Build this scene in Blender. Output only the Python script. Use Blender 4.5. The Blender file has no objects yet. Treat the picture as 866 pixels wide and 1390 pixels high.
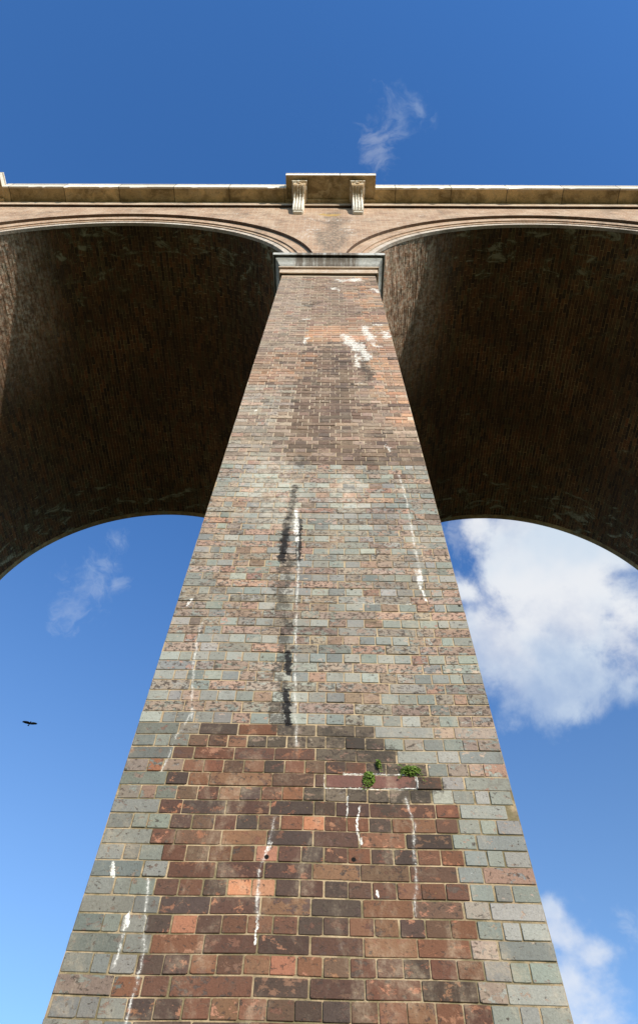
import bpy, math, random
import numpy as np
from mathutils import Matrix, Vector

rng = np.random.default_rng(7)
random.seed(7)
SC = bpy.context.scene
COL = SC.collection
R = math.radians

# ------------------------------------------------------------------ camera
F_PX, TH, ROLL, YAW, CX = 930.72, 1.011509, -0.0365920, -0.0309278, 0.0634739
cam_d = bpy.data.cameras.new('camera')
cam = bpy.data.objects.new('camera', cam_d)
COL.objects.link(cam)
h = Vector((math.sin(YAW), math.cos(YAW), 0)); r0 = Vector((math.cos(YAW), -math.sin(YAW), 0)); zz = Vector((0, 0, 1))
Fw = h * math.cos(TH) + zz * math.sin(TH); Up = -h * math.sin(TH) + zz * math.cos(TH)
c_, s_ = math.cos(ROLL), math.sin(ROLL)
e1 = c_ * r0 - s_ * Up; e2 = s_ * r0 + c_ * Up
cam.matrix_world = Matrix(((e1.x, e2.x, -Fw.x, CX), (e1.y, e2.y, -Fw.y, 0), (e1.z, e2.z, -Fw.z, 0), (0, 0, 0, 1)))
cam_d.sensor_fit = 'VERTICAL'; cam_d.sensor_height = 36.0; cam_d.sensor_width = 36.0 * 866 / 1390
cam_d.lens = 36.0 * F_PX / 1390.0
cam_d.shift_y = -45.0 / 1390.0
cam_d.clip_start = 0.05; cam_d.clip_end = 20000
SC.camera = cam

# ------------------------------------------------------------------ sun + sky
SUN_AZ, SUN_EL = 32.0, 19.5          # degrees right of straight-behind the camera, above the horizon
to_sun = Vector((math.sin(R(SUN_AZ)) * math.cos(R(SUN_EL)), -math.cos(R(SUN_AZ)) * math.cos(R(SUN_EL)), math.sin(R(SUN_EL))))
sl = bpy.data.lights.new('sun', 'SUN'); sl.energy = 5.0; sl.angle = R(0.53); sl.color = (1.0, 0.90, 0.76)
so = bpy.data.objects.new('sun', sl); COL.objects.link(so)
so.rotation_euler = to_sun.to_track_quat('Z', 'Y').to_euler()

SC.view_settings.view_transform = 'Standard'; SC.view_settings.look = 'None'
SC.view_settings.exposure = 0.16; SC.view_settings.gamma = 1.0; SC.view_settings.use_curve_mapping = False


class NT:
    """small node-tree helper"""
    def __init__(s, tree):
        s.t = tree; s.n = tree.nodes; s.l = tree.links
    def new(s, typ, **kw):
        n = s.n.new(typ)
        for k, v in kw.items(): setattr(n, k, v)
        return n
    def put(s, sock, v):
        if isinstance(v, bpy.types.NodeSocket): s.l.new(v, sock)
        elif isinstance(v, (tuple, list)) and len(v) == 3 and sock.type == 'RGBA': sock.default_value = (*v, 1)
        else: sock.default_value = v
    def math(s, op, a, b=0.0, c=0.0, clamp=False):
        n = s.new('ShaderNodeMath', operation=op, use_clamp=clamp)
        s.put(n.inputs[0], a); s.put(n.inputs[1], b); s.put(n.inputs[2], c)
        return n.outputs[0]
    def vm(s, op, a, b=(0, 0, 0), sc=None):
        n = s.new('ShaderNodeVectorMath', operation=op)
        s.put(n.inputs[0], a); s.put(n.inputs[1], b)
        if sc is not None: s.put(n.inputs['Scale'], sc)
        return n.outputs['Value'] if op in ('DOT_PRODUCT', 'LENGTH', 'DISTANCE') else n.outputs[0]
    def noise(s, vec, scale, detail=3.0, rough=0.55, dist=0.0, color=False):
        n = s.new('ShaderNodeTexNoise'); s.put(n.inputs['Vector'], vec)
        n.inputs['Scale'].default_value = scale; n.inputs['Detail'].default_value = detail
        n.inputs['Roughness'].default_value = rough; n.inputs['Distortion'].default_value = dist
        return n.outputs['Color' if color else 'Fac']
    def step(s, v, a, b, lo=0.0, hi=1.0, smooth=True):
        n = s.new('ShaderNodeMapRange', interpolation_type='SMOOTHSTEP' if smooth else 'LINEAR')
        s.put(n.inputs[0], v); s.put(n.inputs[1], a); s.put(n.inputs[2], b); s.put(n.inputs[3], lo); s.put(n.inputs[4], hi)
        return n.outputs[0]
    def mix(s, f, a, b, typ='MIX'):
        n = s.new('ShaderNodeMix', data_type='RGBA', blend_type=typ)
        s.put(n.inputs[0], f); s.put(n.inputs[6], a); s.put(n.inputs[7], b)
        return n.outputs[2]
    def scale(s, vec, x, y, z):
        return s.vm('MULTIPLY', vec, (x, y, z))


w = bpy.data.worlds.new('World'); SC.world = w; w.use_nodes = True
T = NT(w.node_tree); T.n.clear()
sky = T.new('ShaderNodeTexSky', sky_type='NISHITA', sun_disc=False)
sky.sun_elevation = R(SUN_EL); sky.sun_rotation = R(180.0 - SUN_AZ)
sky.altitude = 60; sky.air_density = 1.0; sky.dust_density = 0.4; sky.ozone_density = 2.6
hsv = T.new('ShaderNodeHueSaturation'); hsv.inputs['Saturation'].default_value = 0.96; hsv.inputs['Hue'].default_value = 0.503
dz_ = T.new('ShaderNodeSeparateXYZ'); T.put(dz_.inputs[0], T.vm('NORMALIZE', T.new('ShaderNodeTexCoord').outputs['Generated']))
T.put(hsv.inputs['Color'], T.mix(1.0, sky.outputs[0], T.mix(T.step(dz_.outputs[2], .35, 1.0), (1.12, 1.46, 1.68), (.46, 1.33, 2.05)), 'MULTIPLY'))
dirn = T.vm('NORMALIZE', T.new('ShaderNodeTexCoord').outputs['Generated'])
warp = T.vm('SUBTRACT', T.noise(dirn, 5.0, 5, 0.55, color=True), (.5, .5, .5))
dw = T.vm('ADD', dirn, T.vm('SCALE', warp, sc=0.085))
# cumulus built round a few directions; radii are half-angles in radians
def sky_dir(u, v):
    """direction seen at a point of the photograph; the clouds themselves live on the sky"""
    A, B = u - 433, 650 - v
    a, b = A * c_ + B * s_, -A * s_ + B * c_
    y, z = math.cos(TH) - b / F_PX * math.sin(TH), math.sin(TH) + b / F_PX * math.cos(TH); x = a / F_PX
    d = Vector((x * math.cos(YAW) + y * math.sin(YAW), -x * math.sin(YAW) + y * math.cos(YAW), z)); k = 1 / d.length
    return (*(d * k), k)
def blobs(lst, vec):
    acc = None
    for (u, v, rad) in lst:
        x, y, z, k = sky_dir(u, v)
        d = T.vm('DISTANCE', vec, (x, y, z))
        m = T.math('SUBTRACT', 1.0, T.math('DIVIDE', d, rad / F_PX * k * 1.25))
        acc = m if acc is None else T.math('SMOOTH_MAX', acc, m, 0.35)
    return acc
big = blobs([(690, 770, 60), (770, 730, 90), (840, 740, 62), (720, 830, 75), (800, 850, 85), (860, 850, 50), (670, 880, 70), (735, 905, 66), (790, 915, 52), (640, 850, 60),
             (625, 800, 32), (765, 955, 26), (645, 705, 40), (700, 700, 60), (845, 945, 25), (768, 1280, 40), (800, 1305, 34), (752, 1246, 20), (780, 1350, 66)], dw)
far = None
for (x, y, z, rad) in [(-.55, .40, .35, .25), (.75, .1, .5, .3), (-.6, -.5, .4, .35), (.1, -.8, .35, .25)]:
    m = T.math('SUBTRACT', 1.0, T.math('DIVIDE', T.vm('DISTANCE', dw, (x, y, z)), rad)); far = m if far is None else T.math('MAXIMUM', far, m)
big = T.math('MAXIMUM', big, far)
n2 = T.noise(dirn, 7.0, 9, 0.62, 0.2)
cm = T.step(T.math('ADD', big, T.math('MULTIPLY', T.math('SUBTRACT', n2, .5), 3.0)), -0.05, 0.72)
wisp = blobs([(530, 170, 34), (500, 195, 26), (555, 150, 20), (515, 225, 22), (156, 755, 24), (126, 792, 32), (100, 826, 26), (176, 732, 16), (164, 790, 18), (620, 720, 40), (850, 1265, 30)], dw)
n3 = T.noise(T.vm('ADD', dirn, T.vm('SCALE', warp, sc=.25)), 30.0, 7, 0.62, 0.4)
wm = T.math('MULTIPLY', T.step(T.math('ADD', wisp, T.math('MULTIPLY', T.math('SUBTRACT', n3, .5), 3.4)), 0.08, 1.5), 0.22)
shade = T.noise(dirn, 6.0, 4, 0.5)
ccol = T.mix(T.step(shade, .38, .62), (5.2, 5.9, 6.6), (6.7, 6.8, 6.9))
both = T.math('MAXIMUM', T.math('MULTIPLY', cm, T.step(T.noise(dirn, 4.5, 6, .6), .34, .62, .45, .90)), wm)
skyc = T.mix(both, hsv.outputs[0], ccol)
bg = T.new('ShaderNodeBackground'); T.put(bg.inputs[0], skyc); bg.inputs[1].default_value = 0.122
T.l.new(bg.outputs[0], T.new('ShaderNodeOutputWorld').inputs[0])

# ------------------------------------------------------------------ dimensions (metres, camera at the origin, 1.55 above the ground)
GZ = -1.55
BAY, THK, SPR, DF, WD = 9.1185, 1.3395, 12.4275, 3.336, 8.168
RI = (BAY - THK) / 2                   # intrados radius
YC = DF - .035
YA, YB, YS = DF + .012, DF - .034, DF - .10   # front planes: inner order, outer order, spandrel
YE = DF + WD                            # rear line
YMID = DF + WD / 2
RA, RB = RI + .20, RI + .43
PY, PB, W0, TM = 3.177, .0047, 1.0487, .0224 # pier face: Y=PY+PB*z, half width W0-TM*z
Z0, CH = 1.435, .07694                  # course datum and course height
ZCAP = 11.62


# ------------------------------------------------------------------ materials
def material(name):
    m = bpy.data.materials.new(name); m.use_nodes = True
    t = NT(m.node_tree); t.n.clear()
    out = t.new('ShaderNodeOutputMaterial'); b = t.new('ShaderNodeBsdfPrincipled')
    t.l.new(b.outputs[0], out.inputs[0])
    b.inputs['Roughness'].default_value = .9
    b.inputs['Specular IOR Level'].default_value = .25
    return m, t, b

def bump(t, b, height, strength=.5, dist=.01):
    n = t.new('ShaderNodeBump'); n.inputs['Strength'].default_value = strength; n.inputs['Distance'].default_value = dist
    t.put(n.inputs['Height'], height); t.l.new(n.outputs[0], b.inputs['Normal'])

def pos(t): return t.new('ShaderNodeNewGeometry').outputs['Position']

def seg_mask(t, P, segs, soft=.5):
    """union of soft line segments in face coordinates (x, z)"""
    acc = None; P0 = P
    for (ax, az, bx, bz, wd) in segs:
        if acc is not None:      # a serial chain keeps the shader's live values few
            n = t.new('ShaderNodeVectorMath', operation='MULTIPLY_ADD'); t.put(n.inputs[0], acc); n.inputs[1].default_value = (1e-7, 0, 0); t.put(n.inputs[2], P0); P = n.outputs[0]
        ba = (bx - ax, 0, bz - az); bb = ba[0] ** 2 + ba[2] ** 2 + 1e-6
        pa = t.vm('SUBTRACT', P, (ax, 0, az))
        hh = t.math('MULTIPLY', t.vm('DOT_PRODUCT', pa, ba), 1 / bb, clamp=True)
        q = t.vm('SCALE', ba, sc=hh)
        d = t.vm('DISTANCE', pa, q)
        m = t.step(d, wd * (1 - soft), wd, 1.0, 0.0)
        acc = m if acc is None else t.math('MAXIMUM', acc, m)
    return acc

def chain(pts, wd):
    out = []
    for i in range(len(pts) - 1):
        (a, b), (c, d) = pts[i], pts[i + 1]
        out.append((a, b, c, d, wd))
    return out

WHITE = (.80, .78, .72)
def pier_stains(t, col, mortar=False):
    P3 = t.vm('MULTIPLY', pos(t), (1, 0, 1))
    wob = t.vm('MULTIPLY', t.vm('SUBTRACT', t.noise(P3, 11, 6, .7, color=True), (.5, .5, .5)), (.055, 0, .02))
    Pw = t.vm('ADD', P3, wob)
    wob2 = t.vm('MULTIPLY', t.vm('SUBTRACT', t.noise(P3, 5, 6, .7, color=True), (.5, .5, .5)), (.5, 0, .5))
    Pb = t.vm('ADD', P3, wob2)
    g = t.noise(t.vm('MULTIPLY', P3, (1, 1, 1.5)), 24, 6, .78)
    gf = t.noise(P3, 75, 4, .75)
    gm = t.noise(P3, 9, 6, .75)
    def ragged(m, n_, k, a, b_): return t.math('MULTIPLY', t.step(t.math('ADD', m, t.math('MULTIPLY', t.math('SUBTRACT', n_, .5), k)), a, b_), t.step(m, 0.0, .18))
    # films of lime and soot that run over bricks and joints alike
    fm = t.noise(t.vm('MULTIPLY', P3, (1.3, 1, .8)), 2.6, 7, .75, .4)
    col = t.mix(t.math('MULTIPLY', t.step(fm, .50, .68), t.step(g, .38, .60, .10, .40)), col, (.50, .40, .28))
    col = t.mix(t.math('MULTIPLY', t.step(fm, .47, .33), t.step(g, .42, .58, .08, .50)), col, (.095, .072, .055))
    # black algae streaks
    blk = seg_mask(t, Pw, [(-.245, 5.0, -.25, 4.75, .04), (-.25, 4.75, -.28, 4.40, .052), (-.28, 4.40, -.285, 3.97, .055), (-.18, 4.5, -.165, 3.98, .038),
                           (-.185, 3.05, -.18, 2.88, .036), (-.185, 2.75, -.16, 2.52, .036)], 1.0)
    blk2 = seg_mask(t, Pb, [(-.25, 4.0, -.26, 3.5, .10), (-.24, 3.4, -.20, 2.5, .065), (.1, 2.45, .4, 2.33, .10), (.35, 2.08, .6, 2.12, .07),
                            (.47, 8.1, .47, 7.3, .11), (-.30, 10.0, -.12, 10.15, .10), (-.25, 5.45, -.2, 5.35, .12), (.45, 9.7, .62, 9.6, .09)], .95)
    # the light blotches run over the face of bricks, never all the way
    f2 = t.math('MULTIPLY', ragged(blk2, t.math('ADD', t.math('MULTIPLY', g, .6), t.math('MULTIPLY', gf, .4)), 6.0, .40, .95), .72)
    col = t.mix(f2, col, (.050, .042, .034))
    col = t.mix(t.math('MULTIPLY', ragged(blk, t.math('ADD', t.math('MULTIPLY', g, .6), t.math('MULTIPLY', gf, .4)), 5.5, .25, .60), .95), col, (.012, .011, .012))
    # lime runs
    thin = (chain([(-.205, 4.65), (-.175, 4.10), (-.158, 3.65), (-.140, 2.97), (-.118, 2.53), (-.105, 2.38)], 0.0170)
            + chain([(.675, 5.2), (.705, 4.75), (.707, 4.17), (.72, 3.86)], 0.0248)
            + chain([(-.772, 3.30), (-.765, 2.95), (-.70, 2.54)], 0.0170) + chain([(-.70, 2.60), (-.765, 2.42), (-.80, 2.20)], 0.0153)
            + chain([(-.190, 1.96), (-.208, 1.81), (-.240, 1.71), (-.236, 1.50)], 0.0160)
            + chain([(.455, 2.08), (.486, 1.955), (.473, 1.79), (.474, 1.69), (.450, 1.52)], 0.0153)
            + chain([(-.742, 1.66), (-.719, 1.51), (-.694, 1.36), (-.70, 1.1)], 0.0146) + chain([(-.795, 1.50), (-.80, 1.3)], 0.0160))
    tm = seg_mask(t, Pw, thin, 1.0)
    mixn = t.math('ADD', t.math('MULTIPLY', gf, .5), t.math('MULTIPLY', gm, .5))
    halo = t.math('MULTIPLY', t.math('MULTIPLY', tm, .34), t.step(g, .40, .58))
    wh = t.math('MAXIMUM', halo, t.math('MULTIPLY', ragged(tm, mixn, 3.4, .80, 1.08), .72))
    fat = [(-.215, 4.62, -.205, 4.50, .020), (-.205, 4.5, -.19, 4.22, .032), (.705, 3.86, .705, 3.74, .036), (.70, 3.72, .73, 3.55, .014), (.229, 2.03, .213, 1.90, .007), (.213, 1.93, .225, 1.84, .012),
           (-.918, 1.73, -.908, 1.67, .012), (-.235, 1.5, -.235, 1.40, .009), (.048, 2.127, .525, 2.127, .0055), (.15, 2.206, .48, 2.208, .007), (.050, 2.13, .050, 2.205, .004), (.523, 2.13, .523, 2.205, .011), (-.202, 1.84, -.214, 1.80, .014),
           (.24, 3.515, .62, 3.515, .005), (-.895, 3.47, -.875, 3.53, .014), (.165, 2.08, .16, 1.97, .006), (-.79, 1.51, -.785, 1.46, .014), (.285, 1.62, .29, 1.60, .01)]
    wh = t.math('MAXIMUM', wh, ragged(seg_mask(t, Pw, fat, 1.0), gf, 4.2, .25, .6))
    wh = t.math('MULTIPLY', wh, t.step(t.noise(P3, 16, 5, .75), .38, .54, .10, .90))
    patch = [(.22, 8.75, .30, 8.55, .10), (.60, 8.45, .66, 8.35, .07), (.36, 8.05, .38, 7.7, .07), (.66, 9.2, .72, 9.15, .05), (.30, 8.55, .40, 8.25, .17), (.52, 9.1, .56, 8.6, .12), (.45, 8.4, .50, 7.9, .11), (.76, 8.85, .82, 8.7, .12), (.11, 10.9, .14, 10.85, .085), (.70, 10.85, .78, 10.75, .085), (.15, 11.35, .45, 11.4, .16), (-.33, 9.4, -.25, 9.42, .06),
             (-.335, 8.45, -.29, 8.65, .05), (.34, 7.18, .42, 7.18, .045), (-.72, 6.45, -.70, 6.42, .03), (.62, 5.75, .66, 5.6, .025)]
    pw = ragged(seg_mask(t, Pb, patch, 1.0), t.math('ADD', t.math('MULTIPLY', g, .5), t.math('MULTIPLY', gf, .5)), 6.0, .35, 1.05)
    wh = t.math('MAXIMUM', wh, t.math('MULTIPLY', pw, .78))
    # stray white flecks and lime bloom
    fl = t.math('MULTIPLY', t.step(t.noise(P3, 70, 2, .5), .74, .78), t.step(t.noise(P3, 3, 3, .6), .48, .6))
    wh = t.math('MAXIMUM', wh, t.math('MULTIPLY', fl, .7))
    bloom = seg_mask(t, Pb, [(-.45, 5.3, -.35, 4.6, .40), (.2, 5.0, .2, 4.8, .3)], .98)
    col = t.mix(t.math('MULTIPLY', bloom, t.step(t.noise(P3, 17, 4, .7), .40, .66, .05, .55)), col, (.62, .55, .44))
    # yellow lichen dots
    y = t.math('MULTIPLY', t.step(t.noise(P3, 48, 2, .5), .73, .78), t.step(t.noise(P3, 1.7, 2, .5), .5, .62))
    col = t.mix(t.math('MULTIPLY', y, .6), col, (.5, .36, .12))
    # drainage holes
    hole = seg_mask(t, P3, [(-.214, 1.769, -.214, 1.769, .013), (.19, 1.763, .19, 1.763, .013), (.22, 3.655, .22, 3.655, .012), (-.045, 3.655, -.045, 3.655, .008), (.945, 3.50, .945, 3.50, .012), (.30, 7.16, .30, 7.16, .03), (1.0, 5.05, 1.0, 5.05, .02)], .3)
    col = t.mix(wh, col, WHITE)
    col = t.mix(hole, col, (.006, .005, .004))
    return col

def mat_pier_brick():
    m, t, b = material('weathered_pier_brick')
    a = t.new('ShaderNodeAttribute', attribute_name='bc'); a2 = t.new('ShaderNodeAttribute', attribute_name='bc2')
    P = pos(t)
    m1 = t.noise(t.scale(P, 1, 1, 1.5), 17, 6, .72, .3)
    thr = t.math('SUBTRACT', .63, t.math('MULTIPLY', a.outputs['Alpha'], .18))
    f = t.step(m1, thr, t.math('ADD', thr, .05))
    col = t.mix(f, a.outputs['Color'], a2.outputs['Color'])
    # pits where the fired skin has flaked
    m2 = t.noise(t.scale(P, 1, 1, 1.4), 36, 5, .75, .5)
    thr2 = t.math('SUBTRACT', .615, t.math('MULTIPLY', a2.outputs['Alpha'], .13))
    pit = t.step(m2, thr2, t.math('ADD', thr2, .035))
    col = t.mix(t.math('MULTIPLY', pit, .85), col, (.060, .045, .037))
    big = t.noise(P, 1.6, 4, .6)
    fine = t.noise(P, 120, 4, .7)
    val = t.math('MULTIPLY', t.step(big, .3, .7, .86, 1.12, False), t.step(fine, .25, .75, .80, 1.18, False))
    col = t.mix(1.0, col, t.vm('SCALE', (1, 1, 1), sc=val), 'MULTIPLY')
    col = pier_stains(t, col)
    t.put(b.inputs['Base Color'], col)
    hgt = t.math('ADD', t.math('MULTIPLY', t.noise(P, 60, 5, .7), 1.0), t.math('MULTIPLY', t.math('ADD', f, pit), -.35))
    bump(t, b, hgt, .55, .006)
    return m

def mat_pier_mortar():
    m, t, b = material('pier_mortar')
    P = pos(t)
    col = t.mix(t.step(t.noise(P, 7, 5, .7), .35, .65), (.33, .24, .145), (.47, .36, .225))
    col = t.mix(t.step(t.noise(P, 2.3, 4, .6), .52, .68, 0, .65), col, (.19, .15, .10))
    col = t.mix(t.step(t.noise(P, 40, 4, .7), .62, .72, 0, .7), col, (.10, .075, .05))
    sp = t.new('ShaderNodeSeparateXYZ'); t.put(sp.inputs[0], P)
    # lower courses are pointed in a yellower lime, the upper ones nearly white
    col = t.mix(t.step(sp.outputs[2], 5.2, 6.2, 0, .55), col, (.62, .54, .44))
    moss = t.math('MULTIPLY', t.step(sp.outputs[2], 2.6, 2.2, 0, 1), t.step(t.noise(P, 5, 5, .7), .42, .58, 0, .80))
    col = t.mix(moss, col, (.13, .11, .055))
    col = pier_stains(t, col, True)
    t.put(b.inputs['Base Color'], col); b.inputs['Roughness'].default_value = 1
    bump(t, b, t.noise(P, 90, 4, .7), .8, .006)
    return m

def mat_vault(mortar=False):
    m, t, b = material('dark_vault_mortar' if mortar else 'dark_vault_brick')
    P = pos(t)
    if mortar:
        col = t.mix(t.step(t.noise(P, 5, 4, .7), .35, .65), (.33, .215, .10), (.58, .42, .20))
    else:
        a = t.new('ShaderNodeAttribute', attribute_name='bc')
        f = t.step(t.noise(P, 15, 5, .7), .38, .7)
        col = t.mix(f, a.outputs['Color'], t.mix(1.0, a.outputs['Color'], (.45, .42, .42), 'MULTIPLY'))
    # noise patches mixed darker, reddish lighter areas, green-grey lime weeps
    dark_mask = t.step(t.noise(P, .55, 6, .65, .4), .38, .62)
    col = t.mix(t.math('MULTIPLY', dark_mask, .5), col, (.050, .029, .015))
    Pn = t.scale(P, 1.0, 2.2, 1.0)
    wn = t.noise(Pn, 2.1, 7, .72, .8)
    sp = t.new('ShaderNodeSeparateXYZ'); t.put(sp.inputs[0], P)
    ends = t.math('MAXIMUM', t.step(sp.outputs[1], DF + 2.6, DF + .2), t.step(sp.outputs[1], YE - 2.4, YE - .5))
    damp = t.math('ADD', t.math('MULTIPLY', ends, .10), wn)
    col = t.mix(t.step(damp, .58, .70, 0, .6), col, (.13, .12, .06))
    col = t.mix(t.step(damp, .655, .72, 0, .8), col, (.34, .32, .22))
    # flecks of lime
    fl = t.math('MULTIPLY', t.step(t.noise(t.scale(P, 1, 1.6, 1), 11, 4, .7), .66, .72), t.step(t.noise(P, .9, 3, .6), .42, .6))
    col = t.mix(t.math('MULTIPLY', fl, .75), col, (.36, .35, .27))
    # sunlight painted into the left haunches near the front, with lime mottling
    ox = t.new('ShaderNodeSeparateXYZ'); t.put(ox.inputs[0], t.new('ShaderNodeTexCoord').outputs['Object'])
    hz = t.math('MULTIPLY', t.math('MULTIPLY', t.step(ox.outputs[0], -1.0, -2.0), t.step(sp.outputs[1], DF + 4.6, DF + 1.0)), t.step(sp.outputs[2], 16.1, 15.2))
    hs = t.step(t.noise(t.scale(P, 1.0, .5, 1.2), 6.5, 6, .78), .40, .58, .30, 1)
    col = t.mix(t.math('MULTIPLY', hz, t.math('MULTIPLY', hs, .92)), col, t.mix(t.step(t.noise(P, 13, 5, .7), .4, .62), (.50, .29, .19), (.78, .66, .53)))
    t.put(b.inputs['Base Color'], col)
    bump(t, b, t.noise(P, 35, 5, .7), .6, .01)
    return m

def mat_uvbrick(name, c1, c2, c3, mort, sc=1.0, stain=(.09, .075, .06), stain_amt=.6, white=.35, rows=.0769, length=.229, tint=None, uvmap=True):
    m, t, b = material(name)
    uv = t.new('ShaderNodeTexCoord').outputs['UV']; P = pos(t)
    def bricktex(ca, cb, cm):
        n = t.new('ShaderNodeTexBrick', offset=.5, offset_frequency=2)
        t.put(n.inputs['Vector'], t.vm('ADD', uv, t.vm('SCALE', t.vm('SUBTRACT', t.noise(P, 6, 3, .6, color=True), (.5, .5, .5)), sc=.006)))
        t.put(n.inputs['Color1'], ca); t.put(n.inputs['Color2'], cb); t.put(n.inputs['Mortar'], cm)
        n.inputs['Scale'].default_value = 1.0; n.inputs['Mortar Size'].default_value = .0055; n.inputs['Mortar Smooth'].default_value = .25
        n.inputs['Bias'].default_value = 0; n.inputs['Brick Width'].default_value = length; n.inputs['Row Height'].default_value = rows
        return n
    n = bricktex(c1, c2, mort)
    col = n.outputs['Color']
    f = t.math('MULTIPLY', t.step(t.noise(P, 2.7, 6, .7), .40, .66), t.math('SUBTRACT', 1.0, n.outputs['Fac']))
    col = t.mix(t.math('MULTIPLY', f, .7), col, c3)
    col = t.mix(t.step(t.noise(P, 1.3, 7, .72, .5), .50, .66, 0, stain_amt), col, stain)
    col = t.mix(t.step(t.noise(t.scale(P, 1.6, 1.6, 1), 4.0, 7, .75), .58, .70, 0, white), col, (.62, .56, .48))
    fine = t.noise(P, 25, 5, .75)
    val = t.step(fine, .25, .75, .70, 1.25, False)
    col = t.mix(1.0, col, t.vm('SCALE', (1, 1, 1), sc=val), 'MULTIPLY')
    t.put(b.inputs['Base Color'], col)
    bump(t, b, t.math('ADD', t.math('MULTIPLY', n.outputs['Fac'], -1.2), t.noise(P, 30, 5, .7)), .7, .008)
    return m

def mat_spandrel():
    m = mat_uvbrick('salmon_spandrel_brick', (.43, .275, .18), (.30, .185, .12), (.52, .39, .28), (.54, .46, .35), stain_amt=.42, white=.6)
    t = NT(m.node_tree); b = [n for n in t.n if n.type == 'BSDF_PRINCIPLED'][0]
    col = b.inputs['Base Color'].links[0].from_socket
    P3 = t.vm('MULTIPLY', pos(t), (1, 0, 1))
    Pb = t.vm('ADD', P3, t.vm('MULTIPLY', t.vm('SUBTRACT', t.noise(P3, 3, 6, .7, color=True), (.5, .5, .5)), (.9, 0, .9)))
    g = t.noise(t.scale(P3, 1.5, 1, .7), 9, 6, .75)
    # water marks below the pedestals, lichen, lime on the haunches
    s = seg_mask(t, Pb, [(.08, 16.9, .08, 13.6, .30), (-.2, 15.0, .0, 13.5, .25), (.3, 15.2, .25, 14.0, .2)], .9)
    col = t.mix(t.math('MULTIPLY', s, t.step(g, .34, .62, .15, .85)), col, (.13, .105, .08))
    l = seg_mask(t, Pb, [(-.35, 15.3, -.5, 14.5, .3), (.45, 15.4, .4, 14.6, .25), (-.6, 16.2, .5, 16.0, .2)], .9)
    col = t.mix(t.math('MULTIPLY', l, t.step(g, .50, .62, 0, .8)), col, (.62, .56, .50))
    col = t.mix(t.step(t.noise(t.scale(P3, 1, 1, 2.0), 13, 5, .78), .57, .66, 0, .6), col, (.66, .60, .52))
    col = t.mix(t.step(t.noise(t.scale(P3, .8, 1, 2.2), 10, 6, .8, .5), .43, .35, 0, .6), col, (.15, .105, .075))
    y = seg_mask(t, Pb, [(-.05, 16.75, .12, 16.7, .20)], .9)
    col = t.mix(t.math('MULTIPLY', y, .7), col, (.48, .30, .06))
    t.put(b.inputs['Base Color'], col)
    return m

def mat_stone(name, base, dark, amt=.5, streak=True, joints=None, tint2=None):
    m, t, b = material(name)
    P = pos(t)
    n1 = t.noise(P, 2.2, 6, .68, .4)
    col = t.mix(t.step(n1, .40, .66, 0, amt), base, dark)
    if tint2: col = t.mix(t.step(t.noise(P, 3.7, 5, .6, 1.0), .50, .62, 0, .7), col, tint2)
    fine = t.noise(P, 40, 5, .75)
    col = t.mix(1.0, col, t.vm('SCALE', (1, 1, 1), sc=t.step(fine, .25, .75, .75, 1.2, False)), 'MULTIPLY')
    if joints:
        sp = t.new('ShaderNodeSeparateXYZ'); t.put(sp.inputs[0], P)
        fr = t.math('ABSOLUTE', t.math('SUBTRACT', t.math('FRACT', t.math('DIVIDE', t.math('ADD', sp.outputs[0], 100.35), joints)), .5))
        col = t.mix(t.step(fr, .010, .004, 0, .8), col, (.05, .04, .03))
        # each block weathers a little differently
        blk = t.math('FLOOR', t.math('ADD', t.math('DIVIDE', t.math('ADD', sp.outputs[0], 100.35), joints), .5))
        wn = t.new('ShaderNodeTexWhiteNoise', noise_dimensions='1D'); t.put(wn.inputs['W'], blk)
        col = t.mix(1.0, col, t.vm('SCALE', (1, 1, 1), sc=t.step(wn.outputs[0], 0, 1, .72, 1.15, False)), 'MULTIPLY')
    sp2 = t.noise(P, 9, 7, .78, .6)
    col = t.mix(t.step(sp2, .54, .62, 0, .45), col, dark)
    col = t.mix(t.step(t.noise(P, 19, 5, .75), .60, .68, 0, .4), col, (.75, .70, .58))
    if streak:
        st = t.noise(t.scale(P, 1.6, 1.6, .12), 5, 4, .7)
        col = t.mix(t.step(st, .55, .70, 0, .55), col, dark)
    t.put(b.inputs['Base Color'], col)
    bump(t, b, t.noise(P, 22, 6, .7), .5, .012)
    return m

M_PB, M_PM = mat_pier_brick(), mat_pier_mortar()
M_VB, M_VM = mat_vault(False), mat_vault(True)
M_SIDE = mat_uvbrick('pier_side_brick', (.20, .12, .08), (.17, .15, .13), (.25, .22, .18), (.36, .29, .19))
M_SP = mat_spandrel()
M_DARK = mat_uvbrick('painted_shade_brick', (.15, .09, .06), (.11, .07, .05), (.18, .12, .08), (.2, .15, .11))  # shade painted as a darker brick: arch returns, string-course groove
M_RA = mat_uvbrick('pale_arch_order_brick', (.50, .42, .34), (.44, .34, .27), (.60, .56, .50), (.5, .45, .38), rows=.1125, length=.0769, stain_amt=.55, white=.5)
M_RB = mat_uvbrick('salmon_arch_order_brick', (.45, .29, .19), (.34, .22, .145), (.56, .43, .32), (.5, .42, .32), rows=.1125, length=.0769, stain_amt=.45, white=.4)
M_BAND = mat_uvbrick('salmon_band_brick', (.50, .38, .27), (.42, .29, .20), (.58, .49, .39), (.52, .44, .34), stain_amt=.35, white=.5)
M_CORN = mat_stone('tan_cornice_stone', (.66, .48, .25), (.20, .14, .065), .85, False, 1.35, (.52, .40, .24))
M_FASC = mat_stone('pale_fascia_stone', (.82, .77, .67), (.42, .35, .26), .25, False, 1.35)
M_PED = mat_stone('stained_pedestal_stone', (.56, .42, .24), (.20, .145, .075), .85, False, None, (.60, .49, .32))
M_BRK = mat_stone('white_bracket_stone', (.82, .77, .68), (.55, .47, .36), .30, False)
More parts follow.
